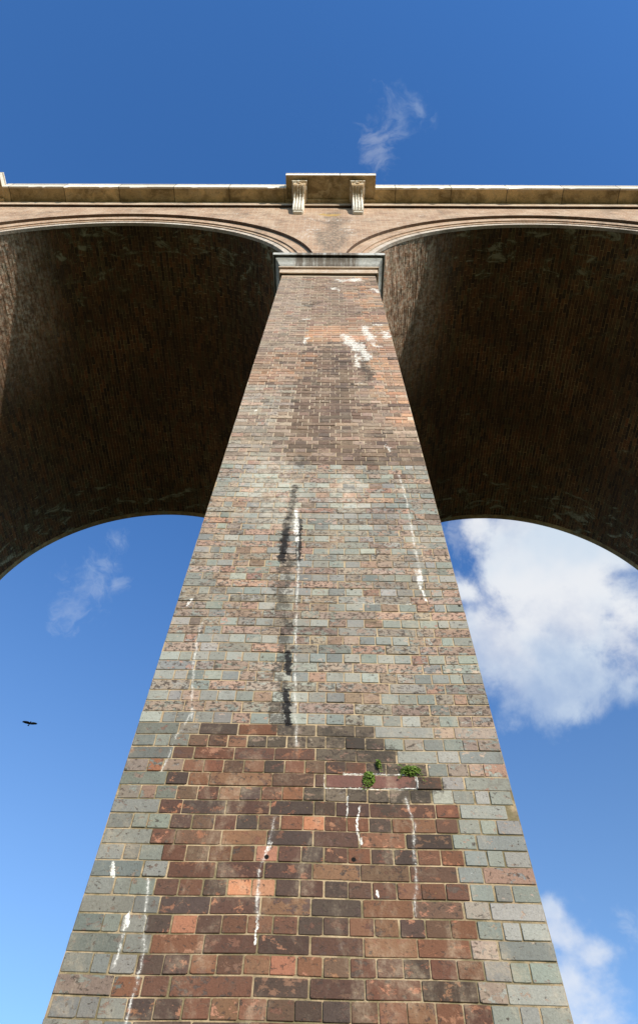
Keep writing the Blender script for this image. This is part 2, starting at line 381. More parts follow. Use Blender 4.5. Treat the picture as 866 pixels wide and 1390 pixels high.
t_ = NT(M_BRK.node_tree); b_ = [n for n in t_.n if n.type == 'BSDF_PRINCIPLED'][0]
c0 = b_.inputs['Base Color'].links[0].from_socket; P_ = pos(t_); sp_ = t_.new('ShaderNodeSeparateXYZ'); t_.put(sp_.inputs[0], P_)
z_ = t_.math('ADD', sp_.outputs[2], t_.math('MULTIPLY', t_.math('SUBTRACT', t_.noise(t_.scale(P_, 3, 1, 1), 8, 5, .7), .5), .9))
c0 = t_.mix(t_.math('MULTIPLY', t_.step(z_, 17.36, 17.52), t_.step(z_, 17.86, 17.76, 0, .85)), c0, (.40, .26, .12))  # ragged tan over the bracket tops, part stone tone, part painted shade
t_.put(b_.inputs['Base Color'], c0)
M_CAP = mat_stone('grey_cap_stone', (.50, .50, .47), (.16, .155, .135), .5, True)
t_ = NT(M_CAP.node_tree); b_ = [n for n in t_.n if n.type == 'BSDF_PRINCIPLED'][0]
c0 = b_.inputs['Base Color'].links[0].from_socket; P_ = pos(t_); sp_ = t_.new('ShaderNodeSeparateXYZ'); t_.put(sp_.inputs[0], P_)
mk = t_.math('MULTIPLY', t_.step(t_.math('ABSOLUTE', t_.math('ADD', sp_.outputs[0], .04)), .60, .50), t_.step(t_.noise(t_.scale(P_, 9, 1, .6), 2.2, 5, .7), .40, .52, .35, .9))
c0 = t_.mix(mk, c0, (.115, .09, .068))
c0 = t_.mix(t_.step(t_.noise(t_.scale(P_, 12, 1, .5), 2.6, 4, .7), .62, .68, 0, .7), c0, (.62, .56, .46))
t_.put(b_.inputs['Base Color'], c0)
M_PAR = mat_stone('parapet_stone', (.60, .53, .42), (.28, .24, .18), .5, True)


# ------------------------------------------------------------------ object helpers
def link(name, me, parent=None, mats=()):
    o = bpy.data.objects.new(name, me); COL.objects.link(o)
    for m in mats: me.materials.append(m)
    if parent: o.parent = parent
    return o

def pymesh(name, V, Fc, uv=None, mi=None, smooth=False):
    me = bpy.data.meshes.new(name); me.from_pydata([tuple(v) for v in V], [], [tuple(f) for f in Fc])
    if uv is not None:
        l = me.uv_layers.new(name='UVMap')
        flat = np.array([c for f in uv for q in f for c in q], dtype=np.float32)
        l.data.foreach_set('uv', flat)
    if mi is not None: me.polygons.foreach_set('material_index', mi)
    if smooth: me.polygons.foreach_set('use_smooth', [True] * len(me.polygons))
    me.update(); return me

class Shape:
    """collects faces with UVs in metres, then becomes ONE mesh object"""
    def __init__(s): s.V, s.F, s.U, s.M = [], [], [], []
    def face(s, pts, uv=None, mat=0):
        b = len(s.V); s.V += [tuple(p) for p in pts]; s.F.append(tuple(range(b, b + len(pts))))
        if uv is None:
            a, b_, c = Vector(pts[0]), Vector(pts[1]), Vector(pts[2]); n = (b_ - a).cross(c - a)
            ax = max(range(3), key=lambda i: abs(n[i]))
            uv = [(p[1], p[2]) if ax == 0 else (p[0], p[2]) if ax == 1 else (p[0], p[1]) for p in pts]
        s.U.append(uv); s.M.append(mat)
    def box(s, x0, x1, y0, y1, z0, z1, mat=0):
        q = [(x0, y0, z0), (x1, y0, z0), (x1, y1, z0), (x0, y1, z0), (x0, y0, z1), (x1, y0, z1), (x1, y1, z1), (x0, y1, z1)]
        for f in ((3, 2, 1, 0), (4, 5, 6, 7), (0, 1, 5, 4), (1, 2, 6, 5), (2, 3, 7, 6), (3, 0, 4, 7)): s.face([q[i] for i in f], mat=mat)
    def build(s, name, mats, parent=None, bevel=0.0):
        me = pymesh(name, s.V, s.F, s.U, s.M)
        import bmesh
        bm = bmesh.new(); bm.from_mesh(me); bmesh.ops.remove_doubles(bm, verts=bm.verts, dist=1e-5)
        if bevel:
            ed = [e for e in bm.edges if len(e.link_faces) == 2 and e.calc_face_angle(0) > .6]
            bmesh.ops.bevel(bm, geom=ed, offset=bevel, segments=2, affect='EDGES', profile=.5)
        bm.to_mesh(me); bm.free()
        return link(name, me, parent, mats)


def bricks(u0, u1, v0, v1, fmap, jit=.0015, cut=(.0015, .006), tilt=.0010, proud=.0013, inset=.0022, depth=.014):
    """vectorised: every brick an eroded octagonal face with chamfered sides. returns V (n,16,3), faces per brick"""
    n = len(u0)
    cu = rng.uniform(cut[0], cut[1], (n, 4)) * rng.choice([.6, 1, 1, 2.0], (n, 4), p=[.3, .3, .25, .15])
    cv = rng.uniform(cut[0], cut[1], (n, 4)) * .8
    cu = np.minimum(cu, ((u1 - u0) * .3)[:, None]); cv = np.minimum(cv, ((v1 - v0) * .35)[:, None])
    def octo(a, b, c, d, k):
        return (np.stack([a + cu[:, 0] * k, b - cu[:, 1] * k, b, b, b - cu[:, 2] * k, a + cu[:, 3] * k, a, a], 1),
                np.stack([c, c, c + cv[:, 1] * k, d - cv[:, 2] * k, d, d, d - cv[:, 3] * k, c + cv[:, 0] * k], 1))
    j = rng.normal(0, jit, (n, 4)).clip(-2.2 * jit, 2.2 * jit)
    ub, vb = octo(u0 + j[:, 0], u1 + j[:, 1], v0 + j[:, 2] * .6, v1 + j[:, 3] * .6, 1.0)
    ut, vt = octo(u0 + j[:, 0] + inset, u1 + j[:, 1] - inset, v0 + j[:, 2] * .6 + inset, v1 + j[:, 3] * .6 - inset, 1.0)
    um, vmid = (u0 + u1) / 2, (v0 + v1) / 2
    wt = (rng.normal(0, proud, n))[:, None] + rng.normal(0, tilt, n)[:, None] * (ut - um[:, None]) / .11 + rng.normal(0, tilt, n)[:, None] * (vt - vmid[:, None]) / .035
    wt = np.maximum(wt, -.0012)
    # mid ring just under the face so the arris reads as worn
    um_, vm_ = octo(u0 + j[:, 0] + inset * .25, u1 + j[:, 1] - inset * .25, v0 + j[:, 2] * .6 + inset * .25, v1 + j[:, 3] * .6 - inset * .25, 1.0)
    U = np.concatenate([ub, um_, ut], 1); Vv = np.concatenate([vb, vm_, vt], 1)
    Wd = np.concatenate([np.full((n, 8), -depth), wt - inset * .8, wt], 1)
    return fmap(U, Vv, Wd)

def brick_mesh(name, P, cols, cols2, mortarV, mortarF, extra=None, flip=False):
    n = len(P); nv = 24
    V = np.concatenate([P.reshape(-1, 3), np.asarray(mortarV).reshape(-1, 3)])
    fl, sizes = [], []
    base = (np.arange(n) * nv)[:, None]
    quads = []
    for k in range(8):
        k2 = (k + 1) % 8
        quads.append([k, k2, 8 + k2, 8 + k]); quads.append([8 + k, 8 + k2, 16 + k2, 16 + k])
    q = (np.array(quads)[None] + base[:, :, None]).reshape(-1, 4)
    o = np.arange(16, 24)[None] + base
    if flip: q = q[:, ::-1]; o = o[:, ::-1]
    faces = q.tolist() + o.tolist()
    mi = [0] * len(faces)
    mf = [tuple(i + n * nv for i in f) for f in mortarF]
    faces += mf; mi += [1] * len(mf)
    uv = [[(0, 0)] * len(f) for f in faces]
    if extra:
        off = len(V); V = np.concatenate([V, np.array(extra.V)])
        for f, u, m_ in zip(extra.F, extra.U, extra.M): faces.append(tuple(i + off for i in f)); uv.append(u); mi.append(2)
    me = pymesh(name, V, faces, uv, mi)
    for nm, C in (('bc', cols), ('bc2', cols2)):
        if C is None: continue
        at = me.color_attributes.new(nm, 'FLOAT_COLOR', 'POINT')
        data = np.ones((len(V), 4), np.float32) * .3
        data[:n * nv] = np.repeat(C, nv, axis=0)
        at.data.foreach_set('color', data.ravel())
    return me

# ------------------------------------------------------------------ pier face: English bond course by course
hw = lambda z: W0 - TM * z
fy = lambda z: PY + PB * z
N0, N1 = int(math.floor((GZ - Z0) / CH)) - 1, int((ZCAP - Z0) / CH)
GREY = [(.285, .29, .25), (.26, .265, .235), (.32, .32, .275), (.235, .245, .22), (.285, .28, .24), (.345, .34, .295)]
PINK = [(.44, .315, .235), (.38, .28, .215), (.42, .265, .195), (.33, .25, .195), (.47, .36, .275), (.35, .295, .235)]
REDB = [(.140, .066, .041), (.112, .056, .038), (.165, .076, .044), (.095, .052, .037), (.19, .098, .057), (.125, .073, .048), (.078, .049, .038), (.068, .047, .038)]
ORNG = [(.41, .18, .10), (.35, .155, .09), (.44, .21, .125)]
DKBR = [(.165, .112, .080), (.14, .098, .073), (.19, .130, .092), (.125, .092, .073)]
MIDB = [(.27, .185, .135), (.32, .225, .165), (.23, .16, .118), (.35, .26, .195), (.28, .205, .16)]
ORB = [(.41, .25, .165), (.46, .26, .16), (.35, .215, .145), (.39, .285, .21)]
def pick(l):
    c = np.array(random.choice(l)); return c * random.uniform(.84, 1.16) * np.array([random.uniform(.96, 1.04) for _ in range(3)])

def colour(n, x, z, stretcher, edge):
    """edge = distance from the nearer arris; returns base, secondary, amounts"""
    left = x < 0
    g, p = pick(GREY), pick(PINK)
    k_ = .84 if n < 30 else (.84 + .14 * min(1, (n - 30) / 20))
    g, p = g * k_, p * k_
    tooth = .36 if stretcher else .33
    jx = x + random.uniform(-.06, .06)
    if n <= 13:
        rb = .70 if n < 8 else (.62 if n < 10 else (.50 if n < 12 else .42))
        lb = -.72 if n < 13 else -.56
        if n in (9, 10) and x < .55: rb = .62
        if lb < x < rb:
            dark = (n >= 10 and x > -.05) or (n >= 12 and x > -.32) or (n == 8 and x > 0)
            if dark and random.random() < .7: return np.array((.105, .082, .060)) * random.uniform(.7, 1.5), pick(PINK) * .6, .45, .6
            r = random.random()
            if r < .055: return pick(ORNG) * (.8 if random.random() < .5 else 1), pick(REDB), .25, .15
            if r < .34: return pick(REDB), pick(ORNG) * .75, .40, .35
            return pick(REDB), pick(REDB) * 1.35, .5, .22
        r = random.random()
        if left:
            if r < .25: return pick(PINK) * .5, g * .75, .5, .4
            if r < .28: return pick(ORNG) * .5, g * .6, .6, .4
            return g * .66, pick(PINK) * .45, .35, .12
        if r < .22: return pick(PINK) * .75, g, .5, .3
        return g * .95, pick(PINK) * .8, .25, .0
    if n <= 50:
        t_ = max(0, n - 17) / 33.0
        if stretcher:
            r = random.random()
            if r < .30: return g * .95, p, .6, .55
            if r < .45: return (pick(ORB) * .4 + p * .6), g, .5, .75
            return p * .85, g, .65, .75
        r = random.random()
        if r < .68: return g, pick(PINK) * .9, .18 + .2 * t_, .15 + .15 * t_
        if r < .90: return p * .85, g, .6, .7
        if r < .95: return pick(DKBR) * 1.3, p * .8, .5, .5
        return pick(ORB) * .5 + p * .4, p, .4, .5
    # above: brown courses between grey quoins
    if left and edge < tooth and not (74 <= n <= 86):
        q = ((g * .55 + pick(MIDB) * .5) if n < 87 else (g * .25 + pick(MIDB) * .6 + pick(ORB) * .15)) if random.random() < .75 else p * .8
        return q, pick(PINK) * .9, .45, .4
    if left and edge < tooth + .05 and 74 <= n <= 86 and random.random() < .75: return pick(ORB) * .55 + pick(MIDB) * .4, pick(MIDB), .5, .2
    if x < -.2 and 74 <= n <= 86 and random.random() < .5: return pick(ORB) * .7, pick(MIDB), .5, .3
    if n < 92:
        if x > .55 - .002 * (n - 51) and n > 58 and random.random() < .8: return (pick(ORB) if n > 66 or random.random() < .5 else pick(MIDB)), pick(MIDB), .5, .25
        if x > .22 and n > 56: return (pick(MIDB) if random.random() < .65 else pick(DKBR)), pick(MIDB), .5, .3
        if n > 80 and x > .25: return pick(ORB), pick(MIDB), .5, .2
        if random.random() < .18 + max(0, n - 80) * .05: return pick(MIDB) * .85, pick(DKBR), .5, .2
        return pick(DKBR), pick(MIDB), .45, .2
    if 92 <= n <= 99 and x > -.25: return pick(ORB), pick(MIDB), .4, .1
    if n > 86 and x > .3 and random.random() < .55: return pick(ORB) * .85, pick(MIDB), .4, .2
    return pick(MIDB) * .85, pick(PINK) * .8, .5, .25

def pier_layout(detail=True):
    u0, u1, v0, v1, C, C2 = [], [], [], [], [], []
    J = .0031
    for n in range(N0, N1 + 1):
        z0_, z1_ = Z0 + n * CH, min(Z0 + (n + 1) * CH, ZCAP)
        if z1_ - z0_ < .03: continue
        zc = (z0_ + z1_) / 2; wd = 2 * hw(zc)
        st = n % 2 != 0
        S_, H_, Q_ = .229, .1145, .078
        if st: endl = [S_ + .004, H_ + .0]
        else: endl = [H_ + .006, Q_]
        ks = max(1, round((wd - .695) / S_))
        inner = wd - 2 * sum(endl)
        unit = S_ if st else H_
        k = ks if st else 2 * ks + 3
        # the odd header creeps into a stretcher course, as bricklayers do
        units = [inner / k] * k
        if st and detail:
            for i in range(k - 1):
                if random.random() < .12: units[i] *= .5; units[i + 1] *= 1.5
            units = [x for x in units]
        elif detail:
            i = 0
            out = []
            while i < len(units):
                if 17 <= n <= 50 and i + 1 < len(units) and random.random() < .04: out.append(units[i] * 2); i += 2
                else: out.append(units[i]); i += 1
            units = out
        ln = endl + units + endl[::-1]
        x = -hw(zc)
        for i, l in enumerate(ln):
            a, b_ = x, x + l; x += l
            if detail and n == 9 and b_ > .05 and a < .52:
                if a < .05 < b_ and .05 - a > .03: b_ = .05
                elif a < .52 < b_ and b_ - .52 > .03: a = .52
                else: continue
            e = min(a + wd / 2, wd / 2 - b_)
            c, c2, am, pit = colour(n, (a + b_) / 2, zc, st, e)
            u0.append(a + (J if i else .001)); u1.append(b_ - (J if i < len(ln) - 1 else .001)); v0.append(z0_ + J * .95); v1.append(z1_ - J * .95)
            C.append((*c, am)); C2.append((*c2, pit))
    if detail:   # the long smooth replacement brick
        u0.append(.058); u1.append(.515); v0.append(Z0 + 9 * CH + J); v1.append(Z0 + 10 * CH - J)
        C.append((.155, .075, .06, .1)); C2.append((.19, .09, .07, .0))
    return [np.array(a, float) for a in (u0, u1, v0, v1, C, C2)]

def wave(u, v): return .003 * np.sin(u * 3.1 + v * 1.3) + .002 * np.sin(u * 7.7 - v * 2.1)
def pier_map(U, V, Wd):
    return np.stack([U + TM * (0), fy(V) - Wd + .0015 * np.sin(U * 2.3 + V * 1.7), V + wave(U, V) * 1.0], -1)

def pier_side_shape(front=False):
    s = Shape()
    zt = ZCAP + .3
    yb0, yb1 = YE + (DF - fy(GZ)) , YE + (DF - fy(zt))
    a, b_ = hw(GZ - .3), hw(zt); g = GZ - .3
    yf0, yf1 = fy(g) + .0045, fy(zt) + .0045
    s.face([(a, yf0, g), (a, yb0, g), (b_, yb1, zt), (b_, yf1, zt)])
    s.face([(-a, yb0, g), (-a, yf0, g), (-b_, yf1, zt), (-b_, yb1, zt)])
    s.face([(a, yb0, g), (-a, yb0, g), (-b_, yb1, zt), (b_, yb1, zt)])
    s.face([(-b_, yf1, zt), (b_, yf1, zt), (b_, yb1, zt), (-b_, yb1, zt)])
    if front: s.face([(-a, yf0, g), (a, yf0, g), (b_, yf1, zt), (-b_, yf1, zt)])
    return s

def pier_mesh():
    u0, u1, v0, v1, C, C2 = pier_layout(True)
    P = bricks(u0, u1, v0, v1, pier_map, depth=.012)
    # clip brick ends to the battered arris
    lim = W0 - TM * P[..., 2] + np.where(rng.random(len(P)) < .05, -.014, rng.normal(.001, .004, len(P)).clip(-.010, .007))[:, None]
    P[..., 0] = np.clip(P[..., 0], -lim, lim)
    mv, mf = [], []
    zs = np.linspace(GZ - .3, ZCAP + .3, 60)
    nx = 10
    for z in zs:
        for i in range(nx + 1):
            x = (-1 + 2 * i / nx) * hw(z); mv.append((x, fy(z) + .0042 + .0015 * math.sin(x * 2.3 + z * 1.7), z))
    for r_ in range(len(zs) - 1):
        for i in range(nx): a = r_ * (nx + 1) + i; mf.append((a, a + 1, a + nx + 2, a + nx + 1))
    return brick_mesh('pier', P, C, C2, mv, mf, pier_side_shape())

# ------------------------------------------------------------------ the viaduct
root = bpy.data.objects.new('viaduct', None); COL.objects.link(root)
root['label'] = 'tall brick railway viaduct with tapered central pier, round arches and pale stone cornice'
root['category'] = 'viaduct'

def rect_sweep(profile, x_half, y0, y1, s=None, mat=0):
    """moulding (offset, z) swept round a rectangle with mitred corners"""
    s = s or Shape()
    def ringp(o, z): return [(-x_half - o, y0 - o, z), (x_half + o, y0 - o, z), (x_half + o, y1 + o, z), (-x_half - o, y1 + o, z)]
    for (o0, z0_), (o1, z1_) in zip(profile[:-1], profile[1:]):
        A, B_ = ringp(o0, z0_), ringp(o1, z1_)
        for i in range(4):
            j = (i + 1) % 4
            L = abs(A[j][0] - A[i][0]) + abs(A[j][1] - A[i][1])
            k = math.hypot(o1 - o0, z1_ - z0_)
            bu = A[i][0] if i % 2 == 0 else A[i][1]
            s.face([A[i], A[j], B_[j], B_[i]], [(0 + bu, z0_), (L + bu, z0_), (L + bu, z0_ + k), (bu, z0_ + k)], mat)
    s.face(ringp(*profile[-1]), mat=mat); s.face(ringp(*profile[0])[::-1], mat=mat)
    return s

HT = hw(ZCAP); YF = fy(ZCAP); YR = YE + (DF - YF)
def cap_parts(par):
    s = rect_sweep([(-.012, 11.58), (-.012, 11.74), (.022, 11.74), (.022, 11.655), (.044, 11.655), (.046, 11.845), (.010, 11.85)], HT, YF, YR)
    s.build('necking_band', [M_BAND], par, .004)
    s = rect_sweep([(.012, 11.852), (.012, 11.93), (.040, 11.93), (.040, 11.895), (.072, 11.892), (.072, 11.945), (.010, 11.95)], HT, YF, YR)
    s.build('fillet', [M_BAND], par, .003)
    pr = [(.012, 11.952), (.022, 11.985)]
    for i in range(9):
        a = i / 8; pr.append((.03 + .115 * (a + .10 * math.sin(2 * math.pi * a)), 12.0 + .20 * a))
    pr += [(.138, 12.225), (.138, 12.37), (.180, 12.37), (.180, 12.262), (.192, 12.262), (.194, 12.385), (.184, 12.395), (.0, 12.44)]
    s = rect_sweep(pr, HT, YF, YR)
    s.build('pier_cap', [M_CAP], par, .0)

pm = pier_mesh()
pier = link('pier', pm, root, (M_PB, M_PM, M_SIDE))
cap_parts(pier)
side = pier_side_shape(True).build('pier', [M_SIDE], root); side.location.x = BAY
cap_parts(side)

def copy_tree(o, parent=None, dx=0.0):
    c = o.copy(); COL.objects.link(c); c.parent = parent
    for ch in list(o.children): copy_tree(ch, c)
    return c
for k in (-3, -2, -1, 2, 3):
    c = copy_tree(side, root); c.location.x = k * BAY

# arches -------------------------------------------------------------
def ring_shape(ri, ro, yf, yb, segs=96):
    s = Shape()
    for i in range(segs):
        a0, a1 = math.pi * i / segs, math.pi * (i + 1) / segs
        p = lambda a, r, y: (r * math.cos(a), y, SPR + r * math.sin(a))
        u0_, u1_ = a0 * 4.1, a1 * 4.1
        s.face([p(a0, ri, yf), p(a1, ri, yf), p(a1, ro, yf), p(a0, ro, yf)][::-1], [(u0_, 0), (u1_, 0), (u1_, ro - ri), (u0_, ro - ri)][::-1])
        s.face([p(a0, ri, yf), p(a0, ri, yb), p(a1, ri, yb), p(a1, ri, yf)], [(u0_, .225), (u0_, .225 + yb - yf), (u1_, .225 + yb - yf), (u1_, .225)])
        s.face([p(a0, ri, yb), p(a0, ro, yb), p(a1, ro, yb), p(a1, ri, yb)], [(u0_, 0), (u0_, ro - ri), (u1_, ro - ri), (u1_, 0)])
    return s

def vault_mesh():
    # courses run into the arch; v is arc length from the right springing round the crown
    y0, y1 = YA + .068, YE - (YA - DF) - .125
    arc = math.pi * RI; nr = round(arc / CH); ch = arc / nr
    J = .004
    u0, u1, v0, v1, C = [], [], [], [], []
    VB = [(.16, .080, .036), (.13, .068, .032), (.19, .098, .043), (.10, .056, .029), (.215, .095, .038), (.07, .043, .025), (.15, .105, .05)]
    def row(r_, va, vb):
        L = .2285; x = y0 - (L / 2 if r_ % 2 else 0) - random.choice([0, 0, .03])
        while x < y1:
            a, b_ = max(x, y0), min(x + L, y1); x += L
            if b_ - a < .03: continue
            u0.append(a + J); u1.append(b_ - J); v0.append(va + J); v1.append(vb - J)
            C.append((*pick(VB), 1))
    for r_ in range(nr): row(r_, r_ * ch, (r_ + 1) * ch)
    def vmap(U, V, Wd):
        a = V / RI; rr = RI - Wd + .01 * np.sin(U * .9 + V * .6) - .004
        return np.stack([rr * np.cos(a), U, SPR + rr * np.sin(a)], -1)
    P = bricks(*[np.array(a, float) for a in (u0, u1, v0, v1)], vmap, jit=.002, proud=.003, tilt=.002, cut=(.004, .012), depth=.02)
    mv, mf = [], []
    na, ny = 128, 24
    for i in range(na + 1):
        for j in range(ny + 1):
            a = math.pi * i / na; y = y0 + (y1 - y0) * j / ny
            rr = RI + .008 + .01 * math.sin(y * .9 + a * RI * .6) - .004
            mv.append((rr * math.cos(a), y, SPR + rr * math.sin(a)))
    for i in range(na):
        for j in range(ny): a = i * (ny + 1) + j; mf.append((a, a + 1, a + ny + 2, a + ny + 1))
    me = brick_mesh('arch_vault', P, np.array(C), None, mv, mf)
    return me

vm_ = vault_mesh()
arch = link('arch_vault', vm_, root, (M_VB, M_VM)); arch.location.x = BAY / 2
for (yf, yb, sgn) in ((YA, YA + .45, 1),):
    pass
def rings(par):
    ring_shape(RI - .012, RI + .11, YA, YA + .07).build('inner_arch_ring', [M_RA], par)
    ring_shape(RI + .108, RA, YA - .018, YA + .45).build('middle_arch_ring', [M_RB], par)
    ring_shape(RA - .002, RB, YB, YB + .45).build('outer_arch_ring', [M_RB], par)
    rear = 2 * YMID
    ring_shape(RI - .012, RA, rear - YA - .13, rear - YA).build('inner_arch_ring', [M_VM], par)
    ring_shape(RA - .002, RB, rear - YB - .45, rear - YB).build('outer_arch_ring', [M_RB], par)
rings(arch)

def spandrel(yf, yb):
    s = Shape(); zt = 17.90; n = 96
    xs = [(RB * math.cos(math.pi * i / n), SPR + RB * math.sin(math.pi * i / n)) for i in range(n, -1, -1)]
    xs = [(-BAY / 2, SPR - .02)] + [(-RB, SPR - .02)] + xs + [(RB, SPR - .02), (BAY / 2, SPR - .02)]
    for (x0, z0_), (x1, z1_) in zip(xs[:-1], xs[1:]):
        if abs(x1 - x0) > 1e-6:
            s.face([(x0, yf, z0_), (x1, yf, z1_), (x1, yf, zt), (x0, yf, zt)])
            s.face([(x1, yb, z1_), (x0, yb, z0_), (x0, yb, zt), (x1, yb, zt)])
            s.face([(x0, yf, zt), (x1, yf, zt), (x1, yb, zt), (x0, yb, zt)])
        s.face([(x0, yb, z0_), (x1, yb, z1_), (x1, yf, z1_), (x0, yf, z0_)], [(x0, yb), (x1, yb), (x1, yf), (x0, yf)], 1)  # return face takes the dark slot, shade put into its colour
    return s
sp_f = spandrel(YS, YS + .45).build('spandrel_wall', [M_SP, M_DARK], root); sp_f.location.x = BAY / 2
sp_b = spandrel(2 * YMID - YS - .45, 2 * YMID - YS).build('spandrel_wall', [M_SP, M_DARK], root); sp_b.location.x = BAY / 2

# solid masonry above each pier, closing the haunches between neighbouring vaults
def core():
    s = Shape(); x = THK / 2 - .03
    s.box(-x, x, YA + .02, 2 * YMID - YA - .02, ZCAP + .1, 13.4)
    return s.build('pier_head', [M_SIDE], root)
ph = core()

def xsweep(profile, x0, x1, mats_idx=None, nx=1, jitter=0):
    """profile of (y, z) swept along x; mats_idx gives a slot per profile edge"""
    s = Shape()
    xs = np.linspace(x0, x1, nx + 1)
    def P(i, k):
        y, z = profile[k][:2]
        if jitter and len(profile[k]) > 2: z = z + profile[k][2] * jit_[i]
        return (xs[i], y, z)
    jit_ = [0.0] * (nx + 1)
    if jitter:
        for i in range(nx + 1):
            if random.random() < .10: jit_[i] = -random.uniform(.3, 1) * jitter
            elif i and jit_[i - 1] < -.01 and random.random() < .55: jit_[i] = jit_[i - 1] * random.uniform(.5, 1.1)
    ln = 0
    for k in range(len(profile) - 1):
        dk = math.hypot(profile[k + 1][0] - profile[k][0], profile[k + 1][1] - profile[k][1])
        for i in range(nx):
            s.face([P(i, k), P(i + 1, k), P(i + 1, k + 1), P(i, k + 1)], [(xs[i], ln), (xs[i + 1], ln), (xs[i + 1], ln + dk), (xs[i], ln + dk)], mats_idx[k] if mats_idx else 0)
        ln += dk
    s.face([P(0, k) for k in range(len(profile))][::-1]); s.face([P(nx, k) for k in range(len(profile))])
    return s

PEDW = 1.085
ZC = 17.885
def mirror(pr): return [(2 * YMID - p[0], *p[1:]) for p in pr][::-1]
# string course of brick under the cornice
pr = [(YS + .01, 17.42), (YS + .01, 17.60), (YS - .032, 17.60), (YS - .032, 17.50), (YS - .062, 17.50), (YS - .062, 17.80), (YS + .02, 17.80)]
str_f = xsweep(pr, -BAY / 2, BAY / 2, [1, 1, 1, 1, 0, 0]).build('string_course', [M_BAND, M_DARK], root); str_f.location.x = BAY / 2  # groove edges coloured dark to paint in the shadow lines
str_b = xsweep(mirror(pr), -BAY / 2, BAY / 2).build('string_course', [M_BAND], root); str_b.location.x = BAY / 2
# cornice: cove, drip, fascia, top fillets
L_ = YC - .47
cove = [(YC - .03, 17.802), (YC - .06, 17.815)]
for i in range(1, 8):
    a = i / 7 * math.pi / 2; cove.append((YC - .06 - .33 * (1 - math.cos(a)) - .02 * a, 17.815 + .075 * math.sin(a)))
pr = cove + [(L_ + .05, 17.895), (L_ + .04, 17.87), (L_, 17.865, 1), (L_, 18.02), (L_ + .0, 18.16), (L_ + .025, 18.17), (L_ + .025, 18.20), (L_ - .005, 18.205), (L_ - .005, 18.25), (YC + .1, 18.29), (YC + .1, 17.805)]
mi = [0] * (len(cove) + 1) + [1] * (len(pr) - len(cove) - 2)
cf = xsweep(pr, -BAY / 2 + PEDW, BAY / 2 - PEDW, mi, 120, .14).build('cornice', [M_CORN, M_FASC], root); cf.location.x = BAY / 2
pr2 = [(p[0], p[1]) for p in pr]
cb = xsweep(mirror(pr2), -BAY / 2 + PEDW, BAY / 2 - PEDW, mi[::-1]).build('cornice', [M_CORN, M_FASC], root); cb.location.x = BAY / 2
# parapet with coping between the pedestals
s = Shape(); s.box(-BAY / 2 + .95, BAY / 2 - .95, YC - .10, YC + .25, 18.27, 19.15)
par = s.build('parapet', [M_PAR], root, .006); par.location.x = BAY / 2
s = Shape(); s.box(-BAY / 2 + .95, BAY / 2 - .95, YC - .16, YC + .31, 19.152, 19.32)
cop = s.build('coping', [M_PAR], par, .012)
